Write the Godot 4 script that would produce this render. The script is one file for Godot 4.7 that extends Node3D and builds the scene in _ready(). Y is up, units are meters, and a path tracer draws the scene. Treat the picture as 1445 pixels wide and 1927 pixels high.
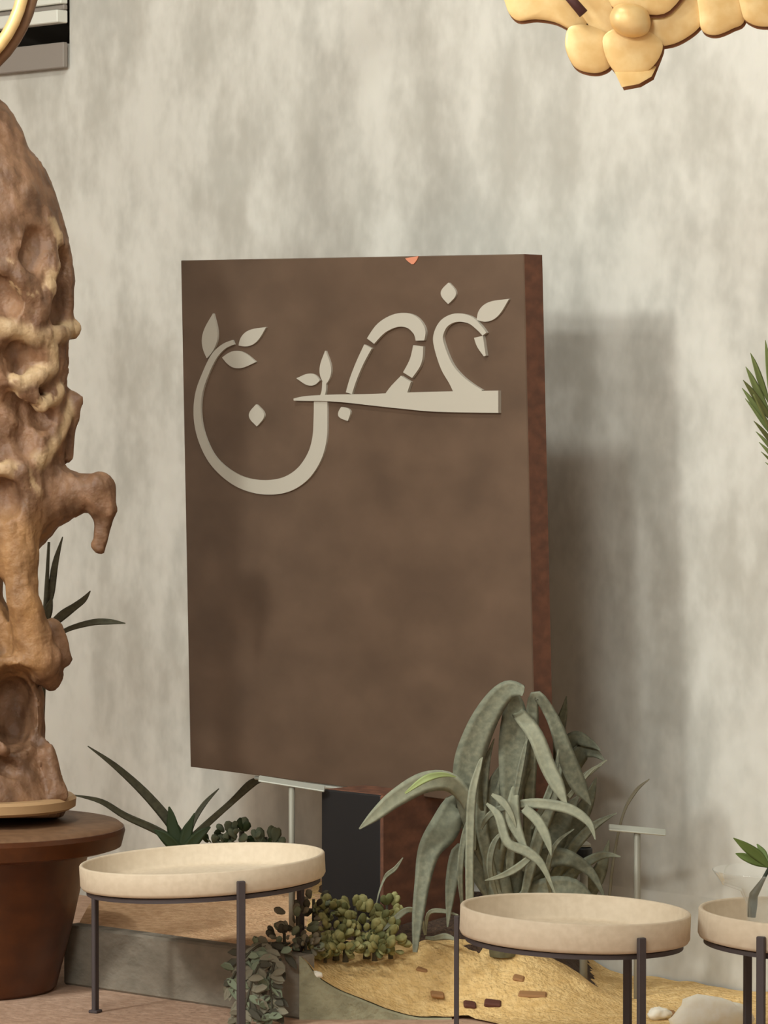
extends Node3D

# ---------------------------------------------------------------- frame and helpers
const FOC := 7000.0          # focal length in pixels of the 1445 x 1927 frame
const EYE := Vector3(0, 1.6, 0)
const PITCH := -1.665
const YAW := -46.0           # the plaster wall and the sign face left of the viewer
var used := {}
var M := {}
var rng := RandomNumberGenerator.new()
var cam_basis: Basis
var wall_n: Vector3
var wall_o := Vector3(0, 0, -11.06)

func numbered(parent: Node, called: String) -> String:
	var key := str(parent.get_instance_id()) + called
	var n: int = used.get(key, 0)
	used[key] = n + 1
	return called if n == 0 else "%s_%03d" % [called, n]

func thing(called: String, label: String, category: String, at := Vector3.ZERO, group := "") -> Node3D:
	var o := Node3D.new()
	o.name = numbered(self, called)
	add_child(o, true)
	o.position = at
	tag(o, label, category, group)
	return o

func tag(o: Node, label: String, category := "", group := "", kind := "") -> void:
	o.set_meta("label", label)
	if category: o.set_meta("category", category)
	if group: o.set_meta("group", group)
	if kind: o.set_meta("kind", kind)

# a mesh whose vertices are in world metres, hung under parent without moving it
func part(called: String, mesh: Mesh, mat: Material, parent: Node = self) -> MeshInstance3D:
	var o := MeshInstance3D.new()
	o.name = numbered(parent, called)
	o.mesh = mesh
	o.material_override = mat
	var off := Vector3.ZERO
	var p := parent
	while p != self:
		off += (p as Node3D).position
		p = p.get_parent()
	o.position = -off
	parent.add_child(o, true)
	return o

func spot(px: float, py: float, depth: float) -> Vector3:
	return EYE + cam_basis * Vector3((px - 722.5) / FOC * depth, (963.5 - py) / FOC * depth, -depth)

func ray(px: float, py: float) -> Vector3:
	return (cam_basis * Vector3((px - 722.5) / FOC, (963.5 - py) / FOC, -1)).normalized()

func on_plane(px: float, py: float, o: Vector3, n: Vector3) -> Vector3:
	var d := ray(px, py)
	return EYE + d * ((o - EYE).dot(n) / d.dot(n))

func on_ground(px: float, py: float, h := 0.0) -> Vector3:
	return on_plane(px, py, Vector3(0, h, 0), Vector3.UP)

func st_new() -> SurfaceTool:
	var st := SurfaceTool.new()
	st.begin(Mesh.PRIMITIVE_TRIANGLES)
	return st

func quad(st: SurfaceTool, a: Vector3, b: Vector3, c: Vector3, d: Vector3) -> void:
	for v in [a, b, c, a, c, d]:
		st.add_vertex(v)

func done(st: SurfaceTool, smooth := true) -> ArrayMesh:
	if smooth: st.index()
	st.generate_normals()
	return st.commit()

# box with chamfered edges, in a frame (origin = centre)
func box(st: SurfaceTool, c: Vector3, s: Vector3, b := Basis(), ch := 0.004) -> void:
	var h := s / 2
	ch = minf(ch, minf(h.x, minf(h.y, h.z)) * 0.9)
	st.set_smooth_group(-1)
	var P := func(x, y, z, ax):
		var v := Vector3(x * h.x, y * h.y, z * h.z)
		for i in 3:
			if i != ax: v[i] -= signf(v[i]) * ch
		return c + b * v
	for ax in 3:
		for sg in [-1, 1]:
			var f := []
			for k in [[-1, -1], [1, -1], [1, 1], [-1, 1]]:
				var q := [0, 0, 0]
				q[ax] = sg; q[(ax + 1) % 3] = k[0]; q[(ax + 2) % 3] = k[1]
				f.append(P.call(q[0], q[1], q[2], ax))
			if sg > 0: f.reverse()
			quad(st, f[0], f[1], f[2], f[3])
	for ax in 3:       # chamfer strips along axis ax
		var a1 := (ax + 1) % 3
		var a2 := (ax + 2) % 3
		for s1 in [-1, 1]:
			for s2 in [-1, 1]:
				var q := [0, 0, 0]
				q[a1] = s1; q[a2] = s2
				q[ax] = -1
				var p0 = P.call(q[0], q[1], q[2], a1)
				var p1 = P.call(q[0], q[1], q[2], a2)
				q[ax] = 1
				var p2 = P.call(q[0], q[1], q[2], a2)
				var p3 = P.call(q[0], q[1], q[2], a1)
				if s1 * s2 > 0: quad(st, p3, p2, p1, p0)
				else: quad(st, p0, p1, p2, p3)
	for x in [-1, 1]:
		for y in [-1, 1]:
			for z in [-1, 1]:
				var t := [P.call(x, y, z, 0), P.call(x, y, z, 1), P.call(x, y, z, 2)]
				if x * y * z > 0: t.reverse()
				for v in t: st.add_vertex(v)

func box_mesh(c: Vector3, s: Vector3, b := Basis(), ch := 0.004) -> ArrayMesh:
	var st := st_new()
	box(st, c, s, b, ch)
	st.generate_normals()
	return st.commit()

# sweep of circles: pts [Vector3], radii
func tube(st: SurfaceTool, pts: Array, rad: Array, seg := 10) -> void:
	var rings := []
	var up := Vector3(0.31, 0.2, 0.93).normalized()
	for i in pts.size():
		var t: Vector3 = ((pts[mini(i + 1, pts.size() - 1)] as Vector3) - (pts[maxi(i - 1, 0)] as Vector3)).normalized()
		var u := t.cross(up).normalized()
		var v := u.cross(t).normalized()
		var r := []
		for k in seg:
			var a := TAU * k / seg
			r.append((pts[i] as Vector3) + (u * cos(a) + v * sin(a)) * float(rad[i]))
		rings.append(r)
	st.set_smooth_group(0)
	for i in pts.size() - 1:
		for k in seg:
			var k2 := (k + 1) % seg
			quad(st, rings[i][k], rings[i][k2], rings[i + 1][k2], rings[i + 1][k])
	for e in [0, pts.size() - 1]:
		for k in seg:
			var tri := [pts[e], rings[e][(k + 1) % seg], rings[e][k]]
			if e > 0: tri.reverse()
			for v in tri: st.add_vertex(v)

func tube_mesh(pts: Array, rad: Array, seg := 10) -> ArrayMesh:
	var st := st_new()
	tube(st, pts, rad, seg)
	return done(st)

# lathe: profile of [radius, height], round the local y axis, placed by xf; smooth=false breaks at every profile point
func lathe(prof: Array, xf: Transform3D, seg := 64, crease := true) -> ArrayMesh:
	var st := st_new()
	for i in prof.size() - 1:
		st.set_smooth_group(i + 1 if crease else 0)
		for k in seg:
			var a := TAU * k / seg
			var b := TAU * (k + 1) / seg
			var p: Array = prof[i]
			var q: Array = prof[i + 1]
			var v0 := xf * Vector3(p[0] * cos(a), p[1], p[0] * sin(a))
			var v1 := xf * Vector3(p[0] * cos(b), p[1], p[0] * sin(b))
			var v2 := xf * Vector3(q[0] * cos(b), q[1], q[0] * sin(b))
			var v3 := xf * Vector3(q[0] * cos(a), q[1], q[0] * sin(a))
			if p[0] > 1e-5:
				for v in [v0, v2, v1]: st.add_vertex(v)
			if q[0] > 1e-5:
				for v in [v0, v3, v2]: st.add_vertex(v)
	return done(st)

# Catmull-Rom through rows of numbers
func spline(rows: Array, per := 5) -> Array:
	var out := []
	var n := rows.size()
	for i in n - 1:
		var steps := per if i < n - 2 else per + 1
		for s in steps:
			var t := float(s) / per
			var row := []
			for k in rows[0].size():
				var p0: float = rows[maxi(i - 1, 0)][k]
				var p1: float = rows[i][k]
				var p2: float = rows[i + 1][k]
				var p3: float = rows[mini(i + 2, n - 1)][k]
				row.append(0.5 * (2 * p1 + (p2 - p0) * t + (2 * p0 - 5 * p1 + 4 * p2 - p3) * t * t + (3 * p1 - p0 - 3 * p2 + p3) * t * t * t))
			out.append(row)
	return out

# a leaf blade with a folded midrib and real thickness: pts world, wid metres, face = side it turns to
func blade(pts: Array, wid: Array, face := Vector3(0, 0, 1), fold := 0.25, thick := 0.12) -> ArrayMesh:
	var st := st_new()
	st.set_smooth_group(0)
	var rings := []
	for i in pts.size():
		var t: Vector3 = ((pts[mini(i + 1, pts.size() - 1)] as Vector3) - (pts[maxi(i - 1, 0)] as Vector3)).normalized()
		var s := t.cross(face)
		s = s.normalized() if s.length() > 0.05 else Vector3.RIGHT
		var n := s.cross(t).normalized()
		var w: float = maxf(wid[i], 0.0006) / 2
		var p: Vector3 = pts[i]
		rings.append([p - s * w, p - s * w * 0.5 - n * w * fold * 0.6, p - n * w * fold, p + s * w * 0.5 - n * w * fold * 0.6, p + s * w, p - n * w * (fold + thick * 2)])
	for i in pts.size() - 1:
		for k in 6:
			var k2 := (k + 1) % 6
			quad(st, rings[i][k], rings[i][k2], rings[i + 1][k2], rings[i + 1][k])
	return done(st)

# a leaf from rows [px, py, depth, width in px]
func leaf_px(rows: Array, face := Vector3(0, 0, 1), fold := 0.25, thick := 0.12, per := 5) -> ArrayMesh:
	var pts := []
	var wid := []
	for r in spline(rows, per):
		pts.append(spot(r[0], r[1], r[2]))
		wid.append(maxf(r[3], 0.6) * r[2] / FOC)
	return blade(pts, wid, face, fold, thick)

# a plate hammered from a closed outline of pixels at one depth: domed front, flat back, real rim
func plate(outline: Array, depth: float, bulge: float, thick: float, round_outline := true, tilt := Vector2.ZERO) -> ArrayMesh:
	var o := []
	if round_outline:
		var n := outline.size()
		for i in n:
			for s in 5:
				var t := s / 5.0
				var p0: Array = outline[(i - 1 + n) % n]
				var p1: Array = outline[i]
				var p2: Array = outline[(i + 1) % n]
				var p3: Array = outline[(i + 2) % n]
				var r := []
				for k in 2:
					r.append(0.5 * (2 * p1[k] + (p2[k] - p0[k]) * t + (2 * p0[k] - 5 * p1[k] + 4 * p2[k] - p3[k]) * t * t + (3 * p1[k] - p0[k] - 3 * p2[k] + p3[k]) * t * t * t))
				o.append(Vector2(r[0], r[1]))
	else:
		for p in outline: o.append(Vector2(p[0], p[1]))
	var c := Vector2.ZERO
	for p in o: c += p
	c /= o.size()
	var at := func(p: Vector2, z: float) -> Vector3:
		return spot(p.x, p.y, depth + (p.x - c.x) * tilt.x * depth / FOC + (p.y - c.y) * tilt.y * depth / FOC) + Vector3(0, 0, z)
	var st := st_new()
	var levels := [[1.0, 0.0], [0.94, 0.35], [0.75, 0.72], [0.45, 0.94], [0.0, 1.0]]
	for i in o.size():
		var a: Vector2 = o[i]
		var b: Vector2 = o[(i + 1) % o.size()]
		st.set_smooth_group(1)
		for l in levels.size() - 1:
			var s0: float = levels[l][0]
			var s1: float = levels[l + 1][0]
			var z0: float = levels[l][1] * bulge
			var z1: float = levels[l + 1][1] * bulge
			quad(st, at.call(c + (a - c) * s0, z0), at.call(c + (b - c) * s0, z0), at.call(c + (b - c) * s1, z1), at.call(c + (a - c) * s1, z1))
		st.set_smooth_group(2)
		quad(st, at.call(a, -thick), at.call(b, -thick), at.call(b, 0.0), at.call(a, 0.0))
		st.set_smooth_group(3)
		for v in [at.call(b, -thick), at.call(a, -thick), at.call(c, -thick)]: st.add_vertex(v)
	return done(st)

# ---------------------------------------------------------------- materials
func noise_image(size: int, seed_: int, f: Callable) -> ImageTexture:
	var im := Image.create(size, size, false, Image.FORMAT_RGB8)
	for y in size:
		for x in size:
			im.set_pixel(x, y, f.call(x, y))
	return ImageTexture.create_from_image(im)

func fnl(seed_: int, freq: float, oct := 4) -> FastNoiseLite:
	var n := FastNoiseLite.new()
	n.seed = seed_
	n.frequency = freq
	n.noise_type = FastNoiseLite.TYPE_SIMPLEX_SMOOTH
	n.fractal_type = FastNoiseLite.FRACTAL_FBM
	n.fractal_octaves = oct
	return n

func tex(seed_: int, freq: float, a: Color, b: Color, size := 512, oct := 5, mid := 0.5) -> NoiseTexture2D:
	var t := NoiseTexture2D.new()
	t.width = size; t.height = size
	t.seamless = true
	t.noise = fnl(seed_, freq, oct)
	var g := Gradient.new()
	g.set_color(0, a); g.set_color(1, b)
	g.set_offset(0, mid - 0.3); g.set_offset(1, mid + 0.3)
	t.color_ramp = g
	return t

func mat(col: Color, rough := 0.8, metal := 0.0) -> StandardMaterial3D:
	var m := StandardMaterial3D.new()
	m.albedo_color = col
	m.roughness = rough
	m.metallic = metal
	return m

func tri(m: StandardMaterial3D, t: Texture2D, scale := 1.0) -> StandardMaterial3D:
	m.albedo_texture = t
	m.uv1_triplanar = true
	m.uv1_world_triplanar = true
	m.uv1_scale = Vector3.ONE * scale
	return m

func bump(m: StandardMaterial3D, seed_: int, freq: float, strength := 0.5) -> StandardMaterial3D:
	var t := NoiseTexture2D.new()
	t.width = 512; t.height = 512
	t.seamless = true
	t.noise = fnl(seed_, freq, 4)
	t.as_normal_map = true
	t.bump_strength = 6.0
	m.normal_enabled = true
	m.normal_texture = t
	m.normal_scale = strength
	return m

func make_materials() -> void:
	# trowelled lime plaster: pale cream laid over grey in upright strokes
	var big := fnl(5, 0.005, 4)
	var fine := fnl(9, 0.016, 5)
	var grain := fnl(15, 0.07, 3)
	var plaster := noise_image(1400, 1, func(x, y):
		var v := 0.5 + 0.45 * big.get_noise_2d(x * 1.5, y * 0.62) + 0.30 * fine.get_noise_2d(x * 1.4, y * 0.6) + 0.12 * grain.get_noise_2d(x, y * 0.7)
		v = clampf(v, 0, 1)
		var warm := 0.5 + 0.8 * big.get_noise_2d(x * 0.8 + 900, y * 0.7)
		var dark := Color(0.71, 0.685, 0.635).lerp(Color(0.70, 0.685, 0.645), warm)
		return dark.lerp(Color(0.82, 0.80, 0.755), smoothstep(0.12, 0.78, v)))
	M.plaster = mat(Color.WHITE, 0.85)
	M.plaster.albedo_texture = plaster
	M.plaster.uv1_triplanar = true
	M.plaster.uv1_scale = Vector3.ONE * 0.2
	M.plaster.uv1_offset = Vector3(1.2, 0.5, 0.1)
	bump(M.plaster, 21, 0.02, 0.25)
	M.hall = mat(Color(0.82, 0.81, 0.79), 0.9)
	M.floor = bump(tri(mat(Color.WHITE, 0.85), tex(3, 0.03, Color(0.72, 0.58, 0.48), Color(0.79, 0.65, 0.55)), 1.2), 30, 0.05, 0.3)
	M.steel = tri(mat(Color.WHITE, 0.42, 0.3), tex(12, 0.012, Color(0.36, 0.285, 0.225), Color(0.425, 0.34, 0.272), 512, 6), 0.8)
	M.rust = tri(mat(Color.WHITE, 0.75, 0.0), tex(14, 0.03, Color(0.33, 0.20, 0.135), Color(0.46, 0.29, 0.20), 512, 6), 1.4)
	M.rust_chip = mat(Color(0.78, 0.50, 0.38), 0.8)
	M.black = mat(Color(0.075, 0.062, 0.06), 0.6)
	M.letter = mat(Color(0.70, 0.67, 0.61), 0.5, 0.1)
	M.pale_metal = mat(Color(0.72, 0.72, 0.67), 0.4, 0.35)
	M.stake = mat(Color(0.58, 0.56, 0.50), 0.55, 0.2)
	M.dark_iron = mat(Color(0.30, 0.265, 0.265), 0.6, 0.2)
	M.tray = tri(mat(Color.WHITE, 0.7), tex(8, 0.05, Color(0.81, 0.735, 0.63), Color(0.855, 0.785, 0.685)), 1.5)
	M.pot = tri(mat(Color.WHITE, 0.33), tex(17, 0.02, Color(0.28, 0.14, 0.05), Color(0.37, 0.195, 0.075)), 1.3)
	M.pot_rim = tri(mat(Color.WHITE, 0.6), tex(18, 0.03, Color(0.42, 0.30, 0.20), Color(0.50, 0.37, 0.26)), 1.3)
	M.pale_wood = mat(Color(0.70, 0.56, 0.40), 0.55)
	M.wood = mat(Color.WHITE, 0.6)
	M.wood.vertex_color_use_as_albedo = true
	bump(M.wood, 33, 0.03, 0.6)
	M.wood.uv1_triplanar = true
	M.wood.uv1_world_triplanar = true
	M.wood.uv1_scale = Vector3.ONE * 2.0
	M.gold = tri(mat(Color.WHITE, 0.42, 0.25), tex(41, 0.02, Color(0.92, 0.76, 0.50), Color(0.97, 0.84, 0.60)), 1.5)
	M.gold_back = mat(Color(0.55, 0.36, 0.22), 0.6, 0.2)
	M.purple = mat(Color(0.33, 0.20, 0.19), 0.6)
	M.concrete = bump(tri(mat(Color.WHITE, 0.9), tex(50, 0.02, Color(0.47, 0.435, 0.38), Color(0.56, 0.52, 0.46), 512, 6), 1.4), 52, 0.06, 0.4)
	M.concrete_lit = bump(tri(mat(Color.WHITE, 0.9), tex(51, 0.02, Color(0.57, 0.55, 0.44), Color(0.65, 0.63, 0.51), 512, 6), 1.4), 53, 0.06, 0.4)  # light on the front kerb run put into a paler, greener concrete colour
	M.sand = bump(tri(mat(Color.WHITE, 0.95), tex(60, 0.035, Color(0.84, 0.68, 0.43), Color(0.94, 0.80, 0.56), 512, 6), 1.6), 62, 0.08, 0.9)
	M.sand_pink = bump(tri(mat(Color.WHITE, 0.95), tex(61, 0.03, Color(0.78, 0.60, 0.44), Color(0.88, 0.72, 0.55), 512, 6), 1.6), 63, 0.08, 0.7)
	M.soil = bump(tri(mat(Color.WHITE, 0.95), tex(64, 0.06, Color(0.22, 0.15, 0.10), Color(0.34, 0.25, 0.17), 512, 6), 1.6), 65, 0.1, 1.0)
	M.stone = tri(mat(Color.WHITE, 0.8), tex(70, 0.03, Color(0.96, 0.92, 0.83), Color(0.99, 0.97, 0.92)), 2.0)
	M.chip = mat(Color(0.36, 0.20, 0.15), 0.8)
	M.chip_tan = mat(Color(0.62, 0.45, 0.28), 0.8)
	M.silver_leaf = leafy(tri(mat(Color.WHITE, 0.75), tex(80, 0.03, Color(0.40, 0.41, 0.34), Color(0.53, 0.53, 0.44)), 3.0))
	M.pale_leaf = leafy(tri(mat(Color.WHITE, 0.7), tex(81, 0.03, Color(0.50, 0.505, 0.42), Color(0.60, 0.595, 0.495)), 3.0))
	M.lime_leaf = leafy(mat(Color(0.60, 0.65, 0.42), 0.7))
	M.olive_leaf = leafy(tri(mat(Color.WHITE, 0.7), tex(83, 0.03, Color(0.30, 0.29, 0.22), Color(0.38, 0.37, 0.28)), 3.0))
	M.deep_green = leafy(mat(Color(0.20, 0.26, 0.13), 0.6))
	M.succulent = leafy(tri(mat(Color.WHITE, 0.65), tex(84, 0.03, Color(0.53, 0.52, 0.31), Color(0.66, 0.64, 0.43)), 4.0))
	M.succulent_dark = leafy(mat(Color(0.40, 0.41, 0.24), 0.7))
	M.dark_stem = mat(Color(0.11, 0.16, 0.08), 0.5)
	M.trail = leafy(mat(Color(0.50, 0.47, 0.39), 0.75))
	M.trail_dark = leafy(mat(Color(0.27, 0.25, 0.19), 0.75))
	M.trail_pale = leafy(mat(Color(0.62, 0.59, 0.50), 0.75))
	M.sage = leafy(mat(Color(0.47, 0.50, 0.40), 0.75))
	M.palm = leafy(mat(Color(0.50, 0.56, 0.34), 0.6))
	M.palm_dark = leafy(mat(Color(0.42, 0.44, 0.24), 0.6))
	M.bright_green = leafy(mat(Color(0.42, 0.50, 0.25), 0.6))
	M.glass = mat(Color(0.97, 0.99, 0.96, 0.10), 0.04)
	M.glass.transparency = BaseMaterial3D.TRANSPARENCY_ALPHA
	M.vent_white = mat(Color(0.86, 0.85, 0.80), 0.6)
	M.vent_grey = mat(Color(0.55, 0.51, 0.47), 0.7)
	M.housing = mat(Color(0.08, 0.08, 0.08), 0.5)

func leafy(m: StandardMaterial3D) -> StandardMaterial3D:
	m.backlight_enabled = true
	m.backlight = Color(0.12, 0.13, 0.06)
	return m

func glow(c: Color, e: float) -> StandardMaterial3D:
	var m := mat(c, 0.5)
	m.emission_enabled = true
	m.emission = c
	m.emission_energy_multiplier = e
	return m

# ---------------------------------------------------------------- lamps
func track_lamp(at: Vector3, aim: Vector3, energy: float, angle: float, size: float, col: Color, label: String) -> void:
	var d := (aim - at).normalized()
	var t := thing("track_lamp", label, "spotlight", at, "track lamps over the display")
	var xf := Transform3D(Basis(Quaternion(Vector3.UP, -d)), at)
	part("housing", lathe([[0.0, 0.22], [0.07, 0.22], [0.085, 0.2], [0.09, 0.01], [0.085, 0.0], [0.08, 0.03]], xf, 32), M.housing, t)
	part("lens", lathe([[0.0, 0.028], [0.08, 0.03], [0.08, 0.036], [0.0, 0.036]], xf, 32), glow(col, 4.0), t)
	part("stem", tube_mesh([at - d * 0.15, Vector3(at.x, 5.5, at.z)], [0.012, 0.012], 8), M.housing, t)
	var l := SpotLight3D.new()
	l.name = "beam"
	t.add_child(l)
	l.position = d * 0.02
	l.look_at_from_position(at + d * 0.02, aim)
	l.light_energy = energy
	l.light_color = col
	l.spot_angle = angle
	l.spot_angle_attenuation = 0.6
	l.spot_range = 25.0
	l.spot_attenuation = 2.0
	l.light_size = size
	l.shadow_enabled = true

func added_fill_panel(at: Vector3, size: Vector2, energy: float, col: Color, b: Basis, label: String) -> void:  # unseen panel added to give ambient and frontal fill
	var t := thing("added_fill_panel", label, "added fill light", at, "added fill panels below the hall ceiling")
	part("frame", box_mesh(at + Vector3(0, 0.03, 0), Vector3(size.x + 0.08, 0.05, size.y + 0.08), b), M.vent_white, t)
	part("diffuser", box_mesh(at, Vector3(size.x, 0.02, size.y), b), glow(col, 1.5), t)
	var l := AreaLight3D.new()
	l.name = "fill_glow"
	l.area_size = size
	l.light_energy = energy
	l.light_color = col
	l.area_range = 25.0
	l.area_attenuation = 2.0
	l.shadow_enabled = true
	t.add_child(l)
	l.basis = b * Basis(Vector3.RIGHT, -PI / 2)
	l.position = Vector3(0, -0.03, 0)

# ================================================================ the scene
func _ready() -> void:
	rng.seed = 4
	var cam := Camera3D.new()
	cam.name = "camera"
	cam.fov = rad_to_deg(2 * atan(963.5 / FOC))
	cam.near = 0.05
	cam.far = 60
	add_child(cam)
	cam.position = EYE
	cam.rotation_degrees = Vector3(PITCH, 0, 0)
	cam.current = true
	cam_basis = Basis.from_euler(Vector3(deg_to_rad(PITCH), 0, 0))
	var env := WorldEnvironment.new()
	env.name = "hall_air"
	var e := Environment.new()
	e.background_mode = Environment.BG_COLOR
	e.background_color = Color(0.25, 0.24, 0.22)
	e.tonemap_mode = Environment.TONE_MAPPER_LINEAR
	e.tonemap_exposure = 1.0
	e.sdfgi_enabled = true
	e.ssao_enabled = true
	e.ssil_enabled = true
	env.environment = e
	add_child(env)
	make_materials()
	var wb := Basis(Vector3.UP, deg_to_rad(YAW))
	wall_n = wb.z
	var wf := Transform3D(wb, wall_o)
	# lights: a steep lamp close above the wall, a lower one farther left, unseen soft panels added for fill
	track_lamp(Vector3(-1.05, 4.9, -7.55), Vector3(0.1, 2.55, -10.9), 6.8, 36, 0.16, Color(0.97, 1.0, 0.995), "black ceiling spotlight nearest above the brown sign")
	track_lamp(Vector3(-4.0, 3.75, -6.2), Vector3(-0.55, 2.15, -11.1), 13.6, 31, 0.25, Color(0.97, 0.99, 0.975), "black ceiling spotlight far left of the brown sign")
	added_fill_panel(wf * Vector3(2.5, 5.42, 3.2), Vector2(2.0, 1.2), 3.0, Color(0.97, 1.0, 0.995), wb, "added fill panel nearest the plaster wall")
	added_fill_panel(wf * Vector3(6.0, 5.42, 9.0), Vector2(2.4, 1.2), 50.0, Color(0.97, 1.0, 0.995), wb, "added fill panel farthest from the plaster wall")
	added_fill_panel(wf * Vector3(0.5, 5.42, 9.0), Vector2(2.4, 1.2), 27.0, Color(0.97, 1.0, 0.995), wb, "added fill panel at the far left corner of the hall")
	build_room(wf, wb)
	build_bed()
	build_sign(wb)
	build_trunk()
	build_pot()
	build_tables()
	build_plants()
	build_gold()
	build_small(wb, wf)

func structure(called: String, c: Vector3, s: Vector3, wf: Transform3D, m: Material, label: String) -> MeshInstance3D:
	var o := MeshInstance3D.new()
	var b := BoxMesh.new()
	b.size = s
	o.mesh = b
	o.name = called
	o.material_override = m
	add_child(o, true)
	o.transform = Transform3D(wf.basis, wf * c)
	tag(o, label, "", "", "structure")
	return o

func build_room(wf: Transform3D, wb: Basis) -> void:
	var L := -4.0
	var R := 11.5
	var D := 11.0
	var H := 5.5
	var cx := (L + R) / 2
	var w := R - L
	var wb_ := CSGBox3D.new()
	wb_.name = "wall_back"
	wb_.size = Vector3(w, H, 0.2)
	wb_.material = M.plaster
	add_child(wb_)
	wb_.transform = Transform3D(wf.basis, wf * Vector3(cx, H / 2, -0.1))
	tag(wb_, "mottled cream and grey trowelled plaster wall behind the sign", "", "", "structure")
	var hole := CSGBox3D.new()      # the vent's duct passes through the wall here
	hole.name = "vent_opening"
	hole.operation = CSGShape3D.OPERATION_SUBTRACTION
	var o0 := on_plane(131, 82, wf.origin, wall_n)
	var o1 := on_plane(131, -40, wf.origin, wall_n)
	hole.size = Vector3(0.72, o1.y - o0.y, 0.6)
	wb_.add_child(hole)
	hole.position = wb_.transform.affine_inverse() * (o0 - wb.x * 0.36 + Vector3(0, (o1.y - o0.y) / 2, 0))
	structure("wall_front", Vector3(cx, H / 2, D + 0.1), Vector3(w, H, 0.2), wf, M.hall, "plain pale hall wall behind the viewer")
	structure("wall_left", Vector3(L - 0.1, H / 2, D / 2), Vector3(0.2, H, D + 0.4), wf, M.hall, "plain pale hall wall at the left end")
	structure("wall_right", Vector3(R + 0.1, H / 2, D / 2), Vector3(0.2, H, D + 0.4), wf, M.hall, "plain pale hall wall at the right end")
	structure("ceiling", Vector3(cx, H + 0.1, D / 2), Vector3(w + 0.4, 0.2, D + 0.4), wf, M.hall, "plain pale hall ceiling")
	structure("floor", Vector3(cx, -0.1, D / 2), Vector3(w + 0.4, 0.2, D + 0.4), wf, M.floor, "dusty pink brown hall floor")

# ---------------------------------------------------------------- raised bed with sand
var bed_noise: FastNoiseLite
const RIM := 0.165
func wall_z(x: float) -> float:       # world z of the plaster wall at x
	return wall_o.z - (x - wall_o.x) * wall_n.x / wall_n.z

func sand_y(x: float, z: float) -> float:
	var ridge := lerpf(0.16, 0.012, smoothstep(0.32, 0.66, x))
	var front := -9.58 + 0.1 * smoothstep(0.3, 0.7, x)
	var t := clampf((front - z) / 0.33, 0, 1)
	var left := smoothstep(0.16, -0.2, x)      # against the kerb at the left the sand stays level
	t = maxf(t, 0.0)
	var y := ridge * (t * (1 - 0.25 * (1 - t)))
	y += 0.012 * bed_noise.get_noise_2d(x * 60, z * 60) + 0.006 * bed_noise.get_noise_2d(x * 200, z * 200)
	return maxf(y, 0.006)

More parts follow.
